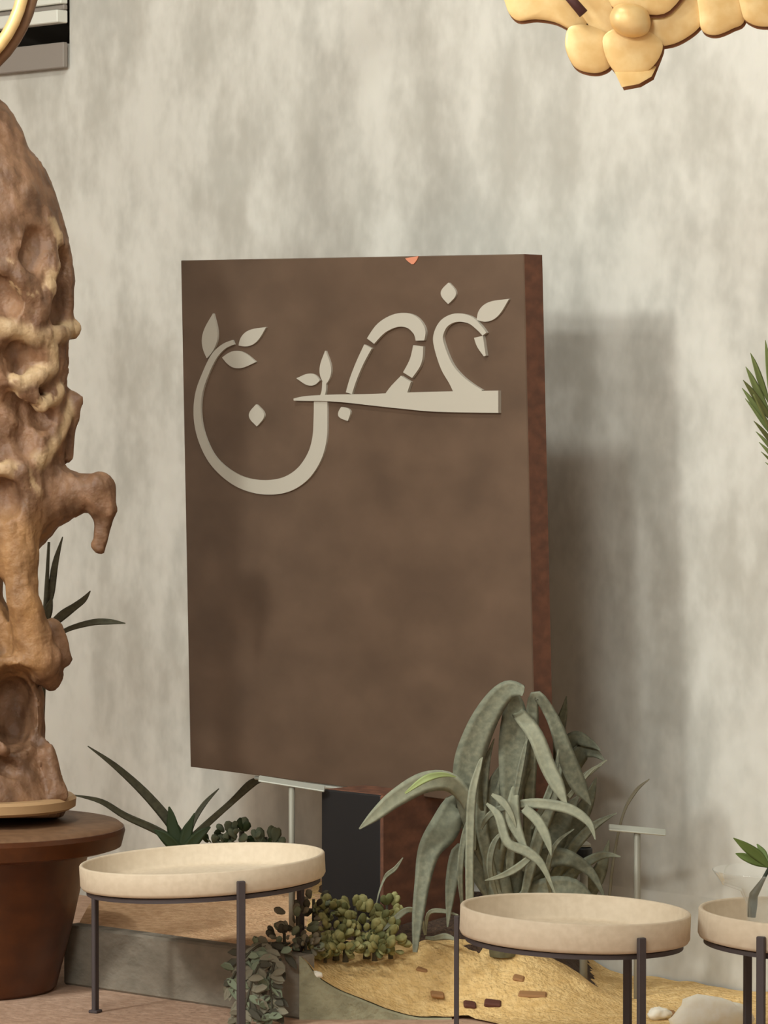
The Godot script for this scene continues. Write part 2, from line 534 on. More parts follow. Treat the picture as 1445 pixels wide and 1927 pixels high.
func build_bed() -> void:
	bed_noise = fnl(91, 0.05, 3)
	# kerb, left run: from beside the pot to the corner, its rim a hand above the floor
	var a := on_ground(118, 1852)
	var b := Vector3(on_ground(565, 1919).x, 0, on_ground(565, 1919).z)
	var t := thing("planter_bed", "low grey concrete planter kerb in front of the sand bed, under the left tray table", "planter", Vector3(b.x, 0, b.z))
	var dir := (b - a).normalized()
	var back := Vector3(dir.z, 0, -dir.x)
	if back.z > 0: back = -back
	var st := st_new()
	box(st, (a + b) / 2 + back * 0.03 + Vector3(0, RIM / 2, 0), Vector3(a.distance_to(b), RIM, 0.06), Basis(dir, Vector3.UP, dir.cross(Vector3.UP)), 0.006)
	st.generate_normals()
	part("kerb", st.commit(), M.concrete, t)
	# kerb, right run: cut in a long swoop down to the floor
	var swoop := spline([[563, 1799], [578, 1812], [597, 1838], [634, 1862], [680, 1881], [722, 1898], [765, 1911], [812, 1919], [850, 1922]], 4)
	st = st_new()
	var rows := []
	for s in swoop:
		var g := on_plane(s[0], s[1], b, Vector3(0, 0, 1))
		rows.append(Vector3(g.x, clampf(g.y, 0.004, RIM), b.z))
	var dz := Vector3(0, 0, -0.045)
	for i in rows.size() - 1:
		var p: Vector3 = rows[i]
		var q: Vector3 = rows[i + 1]
		var p0 := Vector3(p.x, 0, p.z)
		var q0 := Vector3(q.x, 0, q.z)
		var ch := Vector3(0, -0.005, 0)
		st.set_smooth_group(1); quad(st, p0, p + ch, q + ch, q0)
		st.set_smooth_group(2); quad(st, p + ch, p + dz * 0.12, q + dz * 0.12, q + ch)
		st.set_smooth_group(3); quad(st, p + dz * 0.12, p + dz, q + dz, q + dz * 0.12)
		st.set_smooth_group(4); quad(st, q0 + dz, q + dz, p + dz, p0 + dz)
	st.set_smooth_group(5); quad(st, rows[0] + dz - Vector3(0, rows[0].y, 0), rows[0] + dz, rows[0], rows[0] - Vector3(0, rows[0].y, 0))
	var sk := part("curved_kerb", done(st), M.concrete_lit, t)
	tag(sk, "grey kerb coloured lighter and greener for its lighting, whose top sweeps down in a curve")
	# pinkish sand filling the left part of the bed, level with the kerb
	st = st_new()
	st.set_smooth_group(0)
	var n := 26
	for i in n:
		for j in n:
			var c := []
			for k in [[0, 0], [0, 1], [1, 1], [1, 0]]:
				var u := float(i + k[0]) / n
				var v := float(j + k[1]) / n
				var p := a.lerp(b, u) + back * 0.05
				var q := Vector3(p.x, 0, wall_z(p.x) + 0.01)
				var r := p.lerp(q, v)
				r.y = 0.150 + 0.010 * bed_noise.get_noise_2d(r.x * 80, r.z * 80) + 0.006 * v
				c.append(r)
			quad(st, c[0], c[1], c[2], c[3])
	var sp := part("sand_fill", done(st), M.sand_pink)
	tag(sp, "pinkish sand level with the grey kerb below the left tray table", "sand", "", "stuff")
	# yellow sand heap right of the corner
	st = st_new()
	st.set_smooth_group(0)
	var nx := 84
	var nz := 64
	var x0 := b.x + 0.004
	var grid := []
	for i in nx + 1:
		var col := []
		for j in nz + 1:
			var u := float(i) / nx
			var x := lerpf(x0, 1.3, u)
			var z1 := b.z - 0.004 if x < 0.19 else lerpf(b.z - 0.004, -9.24, smoothstep(0.19, 0.5, x))
			var z := lerpf(z1, wall_z(x) + 0.01, pow(float(j) / nz, 1.4))
			var y := sand_y(x, z)
			if x < 0.19:   # hugging the back of the swooping kerb
				var rim := 0.006
				for k in rows.size() - 1:
					if x >= rows[k].x and x <= rows[k + 1].x:
						rim = lerpf(rows[k].y, rows[k + 1].y, (x - rows[k].x) / maxf(rows[k + 1].x - rows[k].x, 1e-4))
				var f := smoothstep(0.0, 0.30, z1 - z)
				y = lerpf(rim + 0.003 + 0.003 * bed_noise.get_noise_2d(x * 200, z * 200), 0.16 + 0.012 * bed_noise.get_noise_2d(x * 60, z * 60), f)
			col.append(Vector3(x, y, z))
		grid.append(col)
	for i in nx:
		for j in nz:
			quad(st, grid[i][j], grid[i][j + 1], grid[i + 1][j + 1], grid[i + 1][j])
	var sh := part("sand_heap", done(st), M.sand)
	tag(sh, "golden yellow sand heaped behind the two right tray tables", "sand", "", "stuff")
	# dark soil strip under the plants, lying on the sand at the back
	st = st_new()
	st.set_smooth_group(0)
	for i in 30:
		for j in 14:
			var c := []
			for k in [[0, 0], [0, 1], [1, 1], [1, 0]]:
				var u := float(i + k[0]) / 30
				var v := float(j + k[1]) / 14
				var x := lerpf(-0.23, 0.62, u)
				var zf := -9.83 - 0.1 * sin(u * 9.0) * 0.3 - 0.06 * smoothstep(0.3, 0.9, u)
				var z := lerpf(zf, wall_z(x) + 0.015, v)
				var edge := minf(minf(u, 1 - u) * 6, minf(v, 1.0) * 5)
				c.append(Vector3(x, sand_y(x, z) - 0.015 + 0.04 * clampf(edge, 0, 1) + 0.012 * bed_noise.get_noise_2d(x * 160, z * 160), z))
			quad(st, c[0], c[1], c[2], c[3])
	var so := part("soil", done(st), M.soil)
	tag(so, "dark brown soil around the foot of the sign under the plants", "soil", "", "stuff")

# ---------------------------------------------------------------- the sign
var sign_o: Vector3
var sign_n: Vector3
func on_sign(px: float, py: float, lift := 0.0) -> Vector3:
	return on_plane(px, py, sign_o, sign_n) + sign_n * lift

func stroke_mesh(rows: Array, per := 6, lift := 0.006) -> ArrayMesh:
	var s := spline(rows, per)
	var st := st_new()
	var L := []
	var R := []
	for i in s.size():
		var p := Vector2(s[i][0], s[i][1])
		var a: Array = s[maxi(i - 1, 0)]
		var b: Array = s[mini(i + 1, s.size() - 1)]
		var t := (Vector2(b[0], b[1]) - Vector2(a[0], a[1])).normalized()
		var nn := Vector2(-t.y, t.x) * maxf(s[i][2], 0.5) / 2
		L.append(p - nn); R.append(p + nn)
	var q := func(p: Vector2, l: float) -> Vector3: return on_sign(p.x, p.y, l)
	for i in L.size() - 1:
		st.set_smooth_group(1)
		quad(st, q.call(R[i], lift), q.call(L[i], lift), q.call(L[i + 1], lift), q.call(R[i + 1], lift))
		st.set_smooth_group(2)
		quad(st, q.call(L[i], lift), q.call(L[i], 0), q.call(L[i + 1], 0), q.call(L[i + 1], lift))
		st.set_smooth_group(3)
		quad(st, q.call(R[i], 0), q.call(R[i], lift), q.call(R[i + 1], lift), q.call(R[i + 1], 0))
	st.set_smooth_group(4)
	var z := L.size() - 1
	quad(st, q.call(R[0], 0), q.call(L[0], 0), q.call(L[0], lift), q.call(R[0], lift))
	quad(st, q.call(L[z], 0), q.call(R[z], 0), q.call(R[z], lift), q.call(L[z], lift))
	return done(st)

func sign_leaf(x0: float, y0: float, x1: float, y1: float, w: float, fat := 0.42) -> ArrayMesh:
	var rows := []
	for i in 9:
		var t := i / 8.0
		var k := sin(PI * pow(t, log(0.5) / log(fat)))
		rows.append([lerpf(x0, x1, t), lerpf(y0, y1, t), maxf(w * k, 1.0)])
	return stroke_mesh(rows, 2)

func build_sign(wb: Basis) -> void:
	var tl := spot(340, 490, 10.84)
	var bl := spot(358, 1443, 10.84)
	var tr := spot(985, 478, 9.85)
	var br := spot(1008, 1527, 9.85)
	sign_o = (tl + bl + tr + br) / 4
	var u := ((tr - tl) + (br - bl)).normalized()
	var v := ((tl - bl) + (tr - br)).normalized()
	sign_n = u.cross(v).normalized()
	v = sign_n.cross(u)
	var bs := Basis(u, v, sign_n)
	var base := on_ground(690, 1755, 0.16)
	var t := thing("sign_board", "large square brown rusted steel sign with pale Arabic lettering and leaves", "sign", Vector3(sign_o.x, 0.0, sign_o.z))
	# body: slab with the four corners seen, 7 cm thick
	var th := sign_n * -0.072
	var st := st_new()
	st.set_smooth_group(-1)
	var F := []
	for p in [[340, 490], [985, 478], [1008, 1527], [358, 1443]]: F.append(on_sign(p[0], p[1]))
	var c: Vector3 = (F[0] + F[1] + F[2] + F[3]) / 4
	var ch := 0.003
	var Fi := []
	var Fe := []
	var Be := []
	for p in F:
		Fi.append(p - (p - c).normalized() * ch)
		Fe.append(p + sign_n * -ch)
		Be.append(p + th)
	quad(st, Fi[0], Fi[1], Fi[2], Fi[3])
	for i in 4:
		var j := (i + 1) % 4
		quad(st, Fi[i], Fe[i], Fe[j], Fi[j])
	quad(st, Be[3], Be[2], Be[1], Be[0])
	part("face_panel", done(st, false), M.steel, t)
	st = st_new()
	st.set_smooth_group(-1)
	for i in 4:
		var j := (i + 1) % 4
		quad(st, Fe[i], Be[i], Be[j], Fe[j])
	var sd := part("side_edge", done(st, false), M.rust, t)
	tag(sd, "dark red brown rusted edge of the sign")
	# pale lip along the bottom edge
	var lip: Array = []
	for p in [[476, 1460], [735, 1493]]: lip.append(on_sign(p[0], p[1], -0.01))
	var lm := part("bottom_lip", tube_mesh([lip[0] + Vector3(0, -0.006, 0), lip[1] + Vector3(0, -0.006, 0)], [0.006, 0.006], 8), M.pale_metal, t)
	tag(lm, "thin pale metal lip under the sign")
	# orange scar on the top edge
	part("rust_scar", stroke_mesh([[776, 484, 25], [777, 490, 18], [778, 497, 4]], 3, 0.003), M.rust_chip, t)
	# the word, stroke by stroke
	var S := [
		[[442, 644, 9], [424, 652, 10], [406, 670, 12], [390, 702, 12], [377, 740, 13], [374, 780, 14], [381, 820, 15], [399, 860, 16], [426, 889, 19], [460, 909, 23], [500, 917, 27], [540, 912, 29], [572, 892, 29], [594, 860, 28], [604, 825, 27], [606, 785, 26], [606, 755, 25]],
		[[606, 754, 8], [612, 737, 8], [613, 718, 7]],
		[[558, 752, 4], [580, 750, 9], [620, 749, 12], [660, 750, 16], [700, 752, 21], [760, 754, 30], [830, 756, 38], [943, 756, 42]],
		[[660, 740, 12], [668, 714, 13], [681, 682, 14], [696, 652, 16]],
		[[701, 642, 17], [722, 617, 22], [750, 603, 25], [776, 605, 27], [792, 622, 24], [794, 641, 16]],
		[[791, 651, 19], [786, 680, 23], [771, 706, 20]],
		[[768, 713, 22], [754, 736, 34], [747, 750, 40]],
		[[893, 752, 52], [880, 738, 42], [862, 715, 28], [845, 690, 23], [832, 655, 20], [829, 632, 18], [840, 609, 17], [862, 598, 16], [888, 602, 14], [906, 617, 11], [916, 629, 9]],
		[[905, 634, 17], [909, 650, 14], [917, 670, 4]]]
	for i in S.size():
		part("letter_stroke", stroke_mesh(S[i], 6, 0.006 + 0.0005 * (i if i != 2 else 11)), M.letter, t)
	var LV := [[392, 674, 404, 590, 29, 0.45], [452, 650, 503, 616, 27, 0.42], [421, 673, 484, 681, 33, 0.45], [615, 724, 615, 660, 22, 0.42], [604, 716, 561, 712, 23, 0.4], [900, 602, 960, 563, 33, 0.4]]
	for l in LV:
		part("leaf_ornament", sign_leaf(l[0], l[1], l[2], l[3], l[4], l[5]), M.letter, t)
	for d in [[847, 532, 846, 572, 29, 0.5], [485, 761, 486, 802, 29, 0.5], [645, 766, 657, 792, 24, 0.45]]:
		part("dot", sign_leaf(d[0], d[1], d[2], d[3], d[4], d[5]), M.letter, t)
	# foot: a box post, black towards the left, rusted towards the right
	var corner := spot(716, 1600, 10.05)
	var y0 := 0.12
	var y1: float = on_sign(716, 1478).y - 0.004
	var lx := -wb.x
	var bz := -wb.z
	var wl := 0.235
	var wr := 0.34
	var cc := Vector3(corner.x, 0, corner.z)
	var mid := cc + lx * wl / 2 + bz * wr / 2
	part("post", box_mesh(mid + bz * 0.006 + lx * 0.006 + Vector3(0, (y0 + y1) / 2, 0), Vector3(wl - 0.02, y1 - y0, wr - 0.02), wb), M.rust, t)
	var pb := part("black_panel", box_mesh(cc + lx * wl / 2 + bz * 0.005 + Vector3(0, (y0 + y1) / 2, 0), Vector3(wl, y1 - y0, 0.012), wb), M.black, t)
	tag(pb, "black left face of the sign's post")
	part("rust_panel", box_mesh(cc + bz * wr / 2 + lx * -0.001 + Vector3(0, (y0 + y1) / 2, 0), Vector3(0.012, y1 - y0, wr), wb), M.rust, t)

# ---------------------------------------------------------------- gnarled trunk (field of capsules, meshed as surface nets)
const TZ := 10.16
var prims := []
var tn: FastNoiseLite
func cap(a: Vector3, b: Vector3, ra: float, rb: float, k := 14.0, kind := 0) -> void:
	prims.append({"a": a, "b": b, "ra": ra, "rb": rb, "k": k, "kind": kind, "lo": minf(a.y, b.y) - maxf(ra, rb) - 34, "hi": maxf(a.y, b.y) + maxf(ra, rb) + 34})

func field(p: Vector3, act: Array) -> float:
	var d := 60.0
	for q in act:
		var a: Vector3 = q.a
		var ba: Vector3 = q.b - a
		var h := clampf((p - a).dot(ba) / maxf(ba.dot(ba), 1e-6), 0, 1)
		var e: float = (p - a - ba * h).length() - lerpf(q.ra, q.rb, h)
		var k: float = q.k
		if q.kind == 1:      # hollow
			var m := clampf(0.5 - 0.5 * (d + e) / k, 0, 1)
			d = lerpf(d, -e, m) + k * m * (1 - m)
		else:
			var m := clampf(0.5 + 0.5 * (e - d) / k, 0, 1)
			d = lerpf(e, d, m) - k * m * (1 - m)
	return d + 6.5 * tn.get_noise_3d(p.x, p.y * 0.45, p.z)

func build_trunk() -> void:
	tn = fnl(77, 0.03, 4)
	# main body, in frame pixels about the trunk (y down, z towards the viewer)
	var body := [[-50, 215, 40, 0], [-42, 258, 80, 0], [-36, 318, 86, 0], [-33, 346, 92, 0], [-30, 372, 124, 0], [-30, 410, 136, 0], [-26, 470, 152, 0], [-25, 530, 160, 0], [-25, 600, 157, 0], [-25, 690, 150, 0], [-25, 800, 150, 0], [-25, 880, 138, 0], [-20, 940, 132, 0]]
	for i in body.size() - 1:
		cap(Vector3(body[i][0], body[i][1], -20), Vector3(body[i + 1][0], body[i + 1][1], -20), body[i][2], body[i + 1][2], 20)
	cap(Vector3(-90, 930, -20), Vector3(-95, 1260, -20), 100, 95, 20)
	cap(Vector3(-60, 1230, -15), Vector3(-30, 1330, -20), 115, 108, 20)
	cap(Vector3(-30, 1330, -20), Vector3(-35, 1420, -20), 110, 118, 20)
	cap(Vector3(-35, 1420, -20), Vector3(-35, 1505, -20), 120, 158, 16)
	# knots and stubs that break the outline
	cap(Vector3(22, 265, 10), Vector3(30, 330, 20), 24, 26, 10)
	cap(Vector3(82, 372, 10), Vector3(92, 420, 15), 24, 20, 8)
	cap(Vector3(128, 655, -20), Vector3(142, 622, -22), 8, 6, 8)
	cap(Vector3(138, 748, -10), Vector3(143, 752, -8), 11, 11, 8)
	cap(Vector3(143, 752, -8), Vector3(128, 860, -5), 11, 9, 8)
	cap(Vector3(85, 935, 10), Vector3(180, 925, 25), 62, 30, 26)
	cap(Vector3(184, 920, 30), Vector3(190, 952, 30), 33, 27, 8)
	cap(Vector3(196, 965, 28), Vector3(188, 1032, 26), 20, 10, 12)
	cap(Vector3(178, 1026, 26), Vector3(194, 1040, 26), 7, 5, 6)
	# the smooth limb that leans down to the right
	cap(Vector3(18, 940, 55), Vector3(30, 1050, 78), 62, 40, 24)
	cap(Vector3(30, 1050, 78), Vector3(42, 1140, 84), 38, 32, 14)
	cap(Vector3(42, 1140, 84), Vector3(72, 1240, 60), 32, 42, 14)
	cap(Vector3(95, 1190, 30), Vector3(118, 1238, 30), 26, 18, 10)
	cap(Vector3(72, 1240, 60), Vector3(95, 1275, 30), 38, 24, 12)
	cap(Vector3(-30, 1250, 85), Vector3(60, 1245, 85), 18, 16, 10)
	cap(Vector3(85, 1400, 40), Vector3(108, 1495, 60), 14, 20, 12)
	cap(Vector3(-18, 1330, 105), Vector3(8, 1410, 108), 14, 16, 10)
	# hollows
	var H := [[70, 452, 140, 60, 480, 148, 26], [58, 490, 150, 62, 500, 150, 16], [-8, 545, 165, 12, 562, 165, 42], [118, 500, 75, 122, 590, 70, 40], [38, 668, 150, 48, 690, 148, 37], [135, 660, 50, 126, 700, 60, 24], [40, 760, 155, 88, 775, 130, 40], [60, 800, 150, 50, 830, 150, 36], [-10, 770, 160, -5, 850, 160, 40], [2, 930, 140, 4, 940, 140, 40], [-12, 1110, 95, 0, 1215, 90, 26], [25, 1305, 98, 28, 1368, 98, 50], [24, 1312, 50, 26, 1362, 50, 40], [70, 1385, 90, 80, 1390, 70, 18], [4, 1440, 110, 20, 1446, 112, 20]]
	var skin := func(x: float, y: float) -> float:
		var rr := 110.0
		for i in body.size() - 1:
			if y >= body[i][1] and y <= body[i + 1][1]:
				rr = lerpf(body[i][2], body[i + 1][2], (y - body[i][1]) / (body[i + 1][1] - body[i][1]))
		return -20.0 + sqrt(maxf(0.0, rr * rr - (x + 25) * (x + 25)))
	for h in H:
		var lowered: bool = h[1] > 1000
		var z0: float = h[2] - 16 if lowered else skin.call(h[0], h[1]) + h[6] * 0.25
		var z1: float = h[5] - 16 if lowered else skin.call(h[3], h[4]) + h[6] * 0.25
		cap(Vector3(h[0], h[1], z0), Vector3(h[3], h[4], z1), h[6], h[6], 12, 1)
	# worn pale ridges
	var RG := [
		[[88, 410, 78], [100, 445, 72], [98, 500, 92], [86, 545, 110], [76, 580, 114], [62, 618, 124]],
		[[-30, 612, 138], [20, 618, 136], [70, 632, 118], [110, 628, 92], [138, 618, 40]],
		[[82, 632, 112], [94, 660, 106], [94, 690, 106], [70, 706, 112], [38, 718, 128]],
		[[30, 718, 130], [50, 740, 124], [80, 762, 108], [110, 736, 84]],
		[[128, 752, 50], [118, 790, 74], [100, 830, 96], [70, 868, 112]],
		[[-20, 876, 124], [40, 890, 122], [64, 926, 116]],
		[[10, 505, 132], [40, 530, 130], [62, 560, 126]],
		[[22, 330, 60], [40, 356, 66], [50, 366, 70]]]
	for n in RG.size():
		var r: Array = RG[n]
		for i in r.size() - 1:
			var z0: float = skin.call(r[i][0], r[i][1]) - 3
			var z1: float = skin.call(r[i + 1][0], r[i + 1][1]) - 3
			cap(Vector3(r[i][0], r[i][1], z0), Vector3(r[i + 1][0], r[i + 1][1], z1), 12, 12, 16, 2 if n in [1, 2, 4] else 3)
	for h in [[32, 1335, 110, 30, 1345, 112, 34]]:
		cap(Vector3(h[0], h[1], h[2]), Vector3(h[3], h[4], h[5]), h[6], h[6], 9, 1)
	var cs := 6.5
	var lo := Vector3(-215, 168, -190)
	var dims := Vector3i(70, 211, 56)
	var W := dims.x + 1
	var Hh := dims.y + 1
	var Dd := dims.z + 1
	var f := PackedFloat32Array()
	f.resize(W * Hh * Dd)
	for j in Hh:
		var y := lo.y + j * cs
		var act := prims.filter(func(q): return y > q.lo and y < q.hi)
		for k in Dd:
			for i in W:
				f[(j * Dd + k) * W + i] = field(Vector3(lo.x + i * cs, y, lo.z + k * cs), act)
	for j in [0, Hh - 1]:
		for q in W * Dd: f[j * Dd * W + q] = maxf(f[j * Dd * W + q], 1.0)
	var idx := {}
	var verts := PackedVector3Array()
	var cols := PackedColorArray()
	var norms := PackedVector3Array()
	var tris := PackedInt32Array()
	var cn := fnl(31, 0.02, 4)
	for j in dims.y:
		var y := lo.y + (j + 0.5) * cs
		var ridges := prims.filter(func(q): return q.kind >= 2 and y > q.lo and y < q.hi)
		for k in dims.z:
			for i in dims.x:
				var s := Vector3.ZERO
				var n := 0
				var v := []
				for c in 8:
					v.append(f[((j + ((c >> 1) & 1)) * Dd + k + (c >> 2)) * W + i + (c & 1)])
				for e in [[0, 1], [2, 3], [4, 5], [6, 7], [0, 2], [1, 3], [4, 6], [5, 7], [0, 4], [1, 5], [2, 6], [3, 7]]:
					var va: float = v[e[0]]
					var vb: float = v[e[1]]
					if (va < 0) != (vb < 0):
						var t := va / (va - vb)
						s += Vector3(e[0] & 1, (e[0] >> 1) & 1, e[0] >> 2).lerp(Vector3(e[1] & 1, (e[1] >> 1) & 1, e[1] >> 2), t)
						n += 1
				if n == 0: continue
				var p := lo + (Vector3(i, j, k) + s / n) * cs
				idx[(j * Dd + k) * W + i] = verts.size()
				verts.append(spot(p.x, p.y, TZ - p.z * TZ / FOC))
				var g := Vector3(v[1] + v[3] + v[5] + v[7] - v[0] - v[2] - v[4] - v[6], -(v[2] + v[3] + v[6] + v[7] - v[0] - v[1] - v[4] - v[5]), v[4] + v[5] + v[6] + v[7] - v[0] - v[1] - v[2] - v[3])
				norms.append(g.normalized())
				# wood colour: brown heart, tan sapwood, worn honey ridges
				var w := clampf(0.5 + 1.1 * cn.get_noise_3d(p.x, p.y * 0.5, p.z), 0, 1)
				var col := Color(0.125, 0.060, 0.028).lerp(Color(0.27, 0.142, 0.074), w)
				var limb := smoothstep(930, 1010, p.y) * smoothstep(-60, 0, p.x) * smoothstep(120, 60, p.x) * smoothstep(1290, 1255, p.y)
				col = col.lerp(Color(0.42, 0.22, 0.08), 0.7 * limb * (0.5 + 0.5 * w))
				var best := 99.0
				for q in ridges:
					if q.kind == 3 and w < 0.55: continue
					var ba: Vector3 = q.b - q.a
					var h := clampf((p - q.a).dot(ba) / ba.dot(ba), 0, 1)
					best = minf(best, (p - q.a - ba * h).length())
				col = col.lerp(Color(0.60, 0.42, 0.23), 0.8 * smoothstep(24, 12, best))
				cols.append(col)
	for j in range(1, dims.y):
		for k in range(1, dims.z):
			for i in range(1, dims.x):
				var at := (j * Dd + k) * W + i
				var a := f[at] < 0
				for ax in 3:
					var step: int = [1, Dd * W, W][ax]
					if a == (f[at + step] < 0): continue
					var u: int = [W, 1, Dd * W][ax]
					var vv: int = [Dd * W, W, 1][ax]
					var q := [at, at - u, at - u - vv, at - vv]
					var ok := true
					for z in q:
						if not idx.has(z): ok = false
					if not ok: continue
					var o := [0, 2, 1, 0, 3, 2] if a else [0, 1, 2, 0, 2, 3]
					for z in o: tris.append(idx[q[z]])
	var arr := []
	arr.resize(Mesh.ARRAY_MAX)
	arr[Mesh.ARRAY_VERTEX] = verts
	arr[Mesh.ARRAY_NORMAL] = norms
	arr[Mesh.ARRAY_COLOR] = cols
	arr[Mesh.ARRAY_INDEX] = tris
	var mesh := ArrayMesh.new()
	mesh.add_surface_from_arrays(Mesh.PRIMITIVE_TRIANGLES, arr)
	var base := spot(-25, 1512, TZ)
	var t := thing("driftwood_trunk", "tall gnarled brown driftwood trunk with knots and hollows standing in the brown pot", "driftwood", base)
	part("trunk", mesh, M.wood, t)
	var sl := part("wood_slab", lathe([[0.0, 0.0], [0.236, 0.0], [0.25, 0.008], [0.252, 0.03], [0.243, 0.038], [0.0, 0.038]], Transform3D(Basis(), spot(-30, 1522, TZ) ), 48), M.pale_wood, t)
	tag(sl, "pale honey slab under the trunk")

func build_pot() -> void:
	var c := spot(-52, 1545, TZ)
	c.y = 0
	var t := thing("plant_pot", "large glazed dark brown pot with a flared rim at the left edge", "pot", c)
	var k := TZ / FOC
	var yr := spot(0, 1556, TZ).y
	var yl := spot(0, 1600, TZ).y
	part("body", lathe([[0.0, 0.0], [150 * k, 0.0], [158 * k, 0.012], [190 * k, yl * 0.5], [216 * k, yl - 0.02], [222 * k, yl]], Transform3D(Basis(), c), 72, false), M.pot, t)
	part("rim", lathe([[222 * k, yl - 0.004], [262 * k, yl + 0.004], [280 * k, yl + 0.012], [287 * k, yr - 0.012], [285 * k, yr], [278 * k, yr + 0.004], [0.0, yr + 0.006]], Transform3D(Basis(), c), 72), M.pot, t)
	var tp := part("top_fill", lathe([[284 * k, yr + 0.001], [276 * k, yr + 0.010], [150 * k, yr + 0.016], [0.0, yr + 0.018]], Transform3D(Basis(), c), 48, false), M.pot_rim, t)
	tag(tp, "matt brown top filling the pot")

# ---------------------------------------------------------------- tray tables
func tray_table(px: float, py: float, depth: float, rpx: float, hpx: float, tilt: float, angles: Array, label: String) -> Vector3:
	var c := spot(px, py, depth)
	var k := depth / FOC
	var r := rpx * k
	var h := hpx * k
	var t := thing("tray_table", label, "side table", Vector3(c.x, 0, c.z), "round tray tables")
	var xf := Transform3D(Basis(Vector3(0, 0, 1), deg_to_rad(tilt)), c)
	part("tray", lathe([[0.0, -h], [r * 0.93, -h], [r * 0.985, -h + 0.004], [r, -h + 0.012], [r, -0.004], [r - 0.002, -0.001], [r - 0.005, 0.0], [r - 0.009, -0.001], [r - 0.011, -0.005], [r - 0.014, -h + 0.018], [r - 0.03, -h + 0.010], [0.0, -h + 0.010]], xf, 96, false), M.tray, t)
	part("ring", lathe([[r - 0.055, -h - 0.012], [r - 0.015, -h - 0.012], [r - 0.015, -h - 0.001], [r - 0.055, -h - 0.001], [r - 0.055, -h - 0.012]], xf, 72), M.dark_iron, t)
	for a in angles:
		var an := deg_to_rad(a)
		var d := Vector3(cos(an), 0, -sin(an))
		var top := xf * (d * (r + 0.008) + Vector3(0, -h * 0.42, 0))
		var foot := Vector3(top.x, 0.0, top.z)
		var bb := Basis(Vector3.UP, an)
		part("leg", box_mesh((top + foot) / 2, Vector3(0.012, top.y, 0.021), bb, 0.002), M.dark_iron, t)
		part("foot", box_mesh(foot + Vector3(0, 0.004, 0), Vector3(0.026, 0.008, 0.03), bb, 0.002), M.dark_iron, t)
	return c

func build_tables() -> void:
	tray_table(380, 1614, 9.62, 231, 47, 3.0, [153, -70, 40], "cream round tray table at the left, before the grey kerb and brown pot")
	tray_table(1083, 1709, 8.92, 217, 57, -2.2, [178, -60, 60], "cream round tray table in the middle, before the drooping plant")
	tray_table(1532, 1716, 8.92, 217, 57, -2.2, [-122, -2, 118], "cream round tray table cut by the right edge, carrying a glass bowl")
	# glass bowl with a cutting
	var k := 8.9 / FOC
	var c := spot(1452, 1722, 8.9)
	c.y = spot(1452, 1722, 8.9).y - 0.057
	var h := spot(1452, 1636, 8.9).y - c.y
	var g := thing("glass_bowl", "clear wide-lipped glass bowl standing on the right tray table", "bowl", c)
	part("glass", lathe([[0.0, 0.0], [42 * k, 0.0], [46 * k, 0.006], [48 * k, h * 0.5], [60 * k, h * 0.70], [96 * k, h * 0.80], [110 * k, h * 0.97], [112 * k, h], [109 * k, h], [94 * k, h * 0.83], [58 * k, h * 0.74], [45 * k, h * 0.52], [43 * k, 0.012], [0.0, 0.010]], Transform3D(Basis(), c), 64, false), M.glass, g)
	var p := thing("cutting", "green leafy cutting with a dark stem in the glass bowl", "plant", c + Vector3(-0.04, 0.012, 0))
	part("stem", tube_mesh([spot(1414, 1726, 8.9), spot(1416, 1700, 8.9), spot(1418, 1684, 8.9), spot(1436, 1655, 8.9), spot(1450, 1628, 8.9)], [0.010, 0.012, 0.011, 0.005, 0.004], 12), M.dark_stem, p)
	for l in [[[1448, 1634, 8.9, 4], [1428, 1612, 8.88, 20], [1404, 1594, 8.86, 17], [1380, 1577, 8.85, 2]], [[1450, 1632, 8.92, 4], [1424, 1622, 8.92, 16], [1400, 1612, 8.92, 14], [1384, 1606, 8.92, 2]], [[1452, 1630, 8.9, 4], [1470, 1600, 8.9, 26], [1490, 1575, 8.9, 20], [1500, 1560, 8.9, 2]], [[1446, 1630, 8.95, 4], [1436, 1606, 8.96, 14], [1424, 1588, 8.97, 2]]]:
		part("leaf", leaf_px(l), M.bright_green, p)

# ---------------------------------------------------------------- plants
func leaves(p: Node3D, rows: Array, m: Material, called := "leaf", fold := 0.25) -> void:
	for r in rows:
		part(called, leaf_px(r, Vector3(0, 0.15, 1).normalized(), fold), m, p)

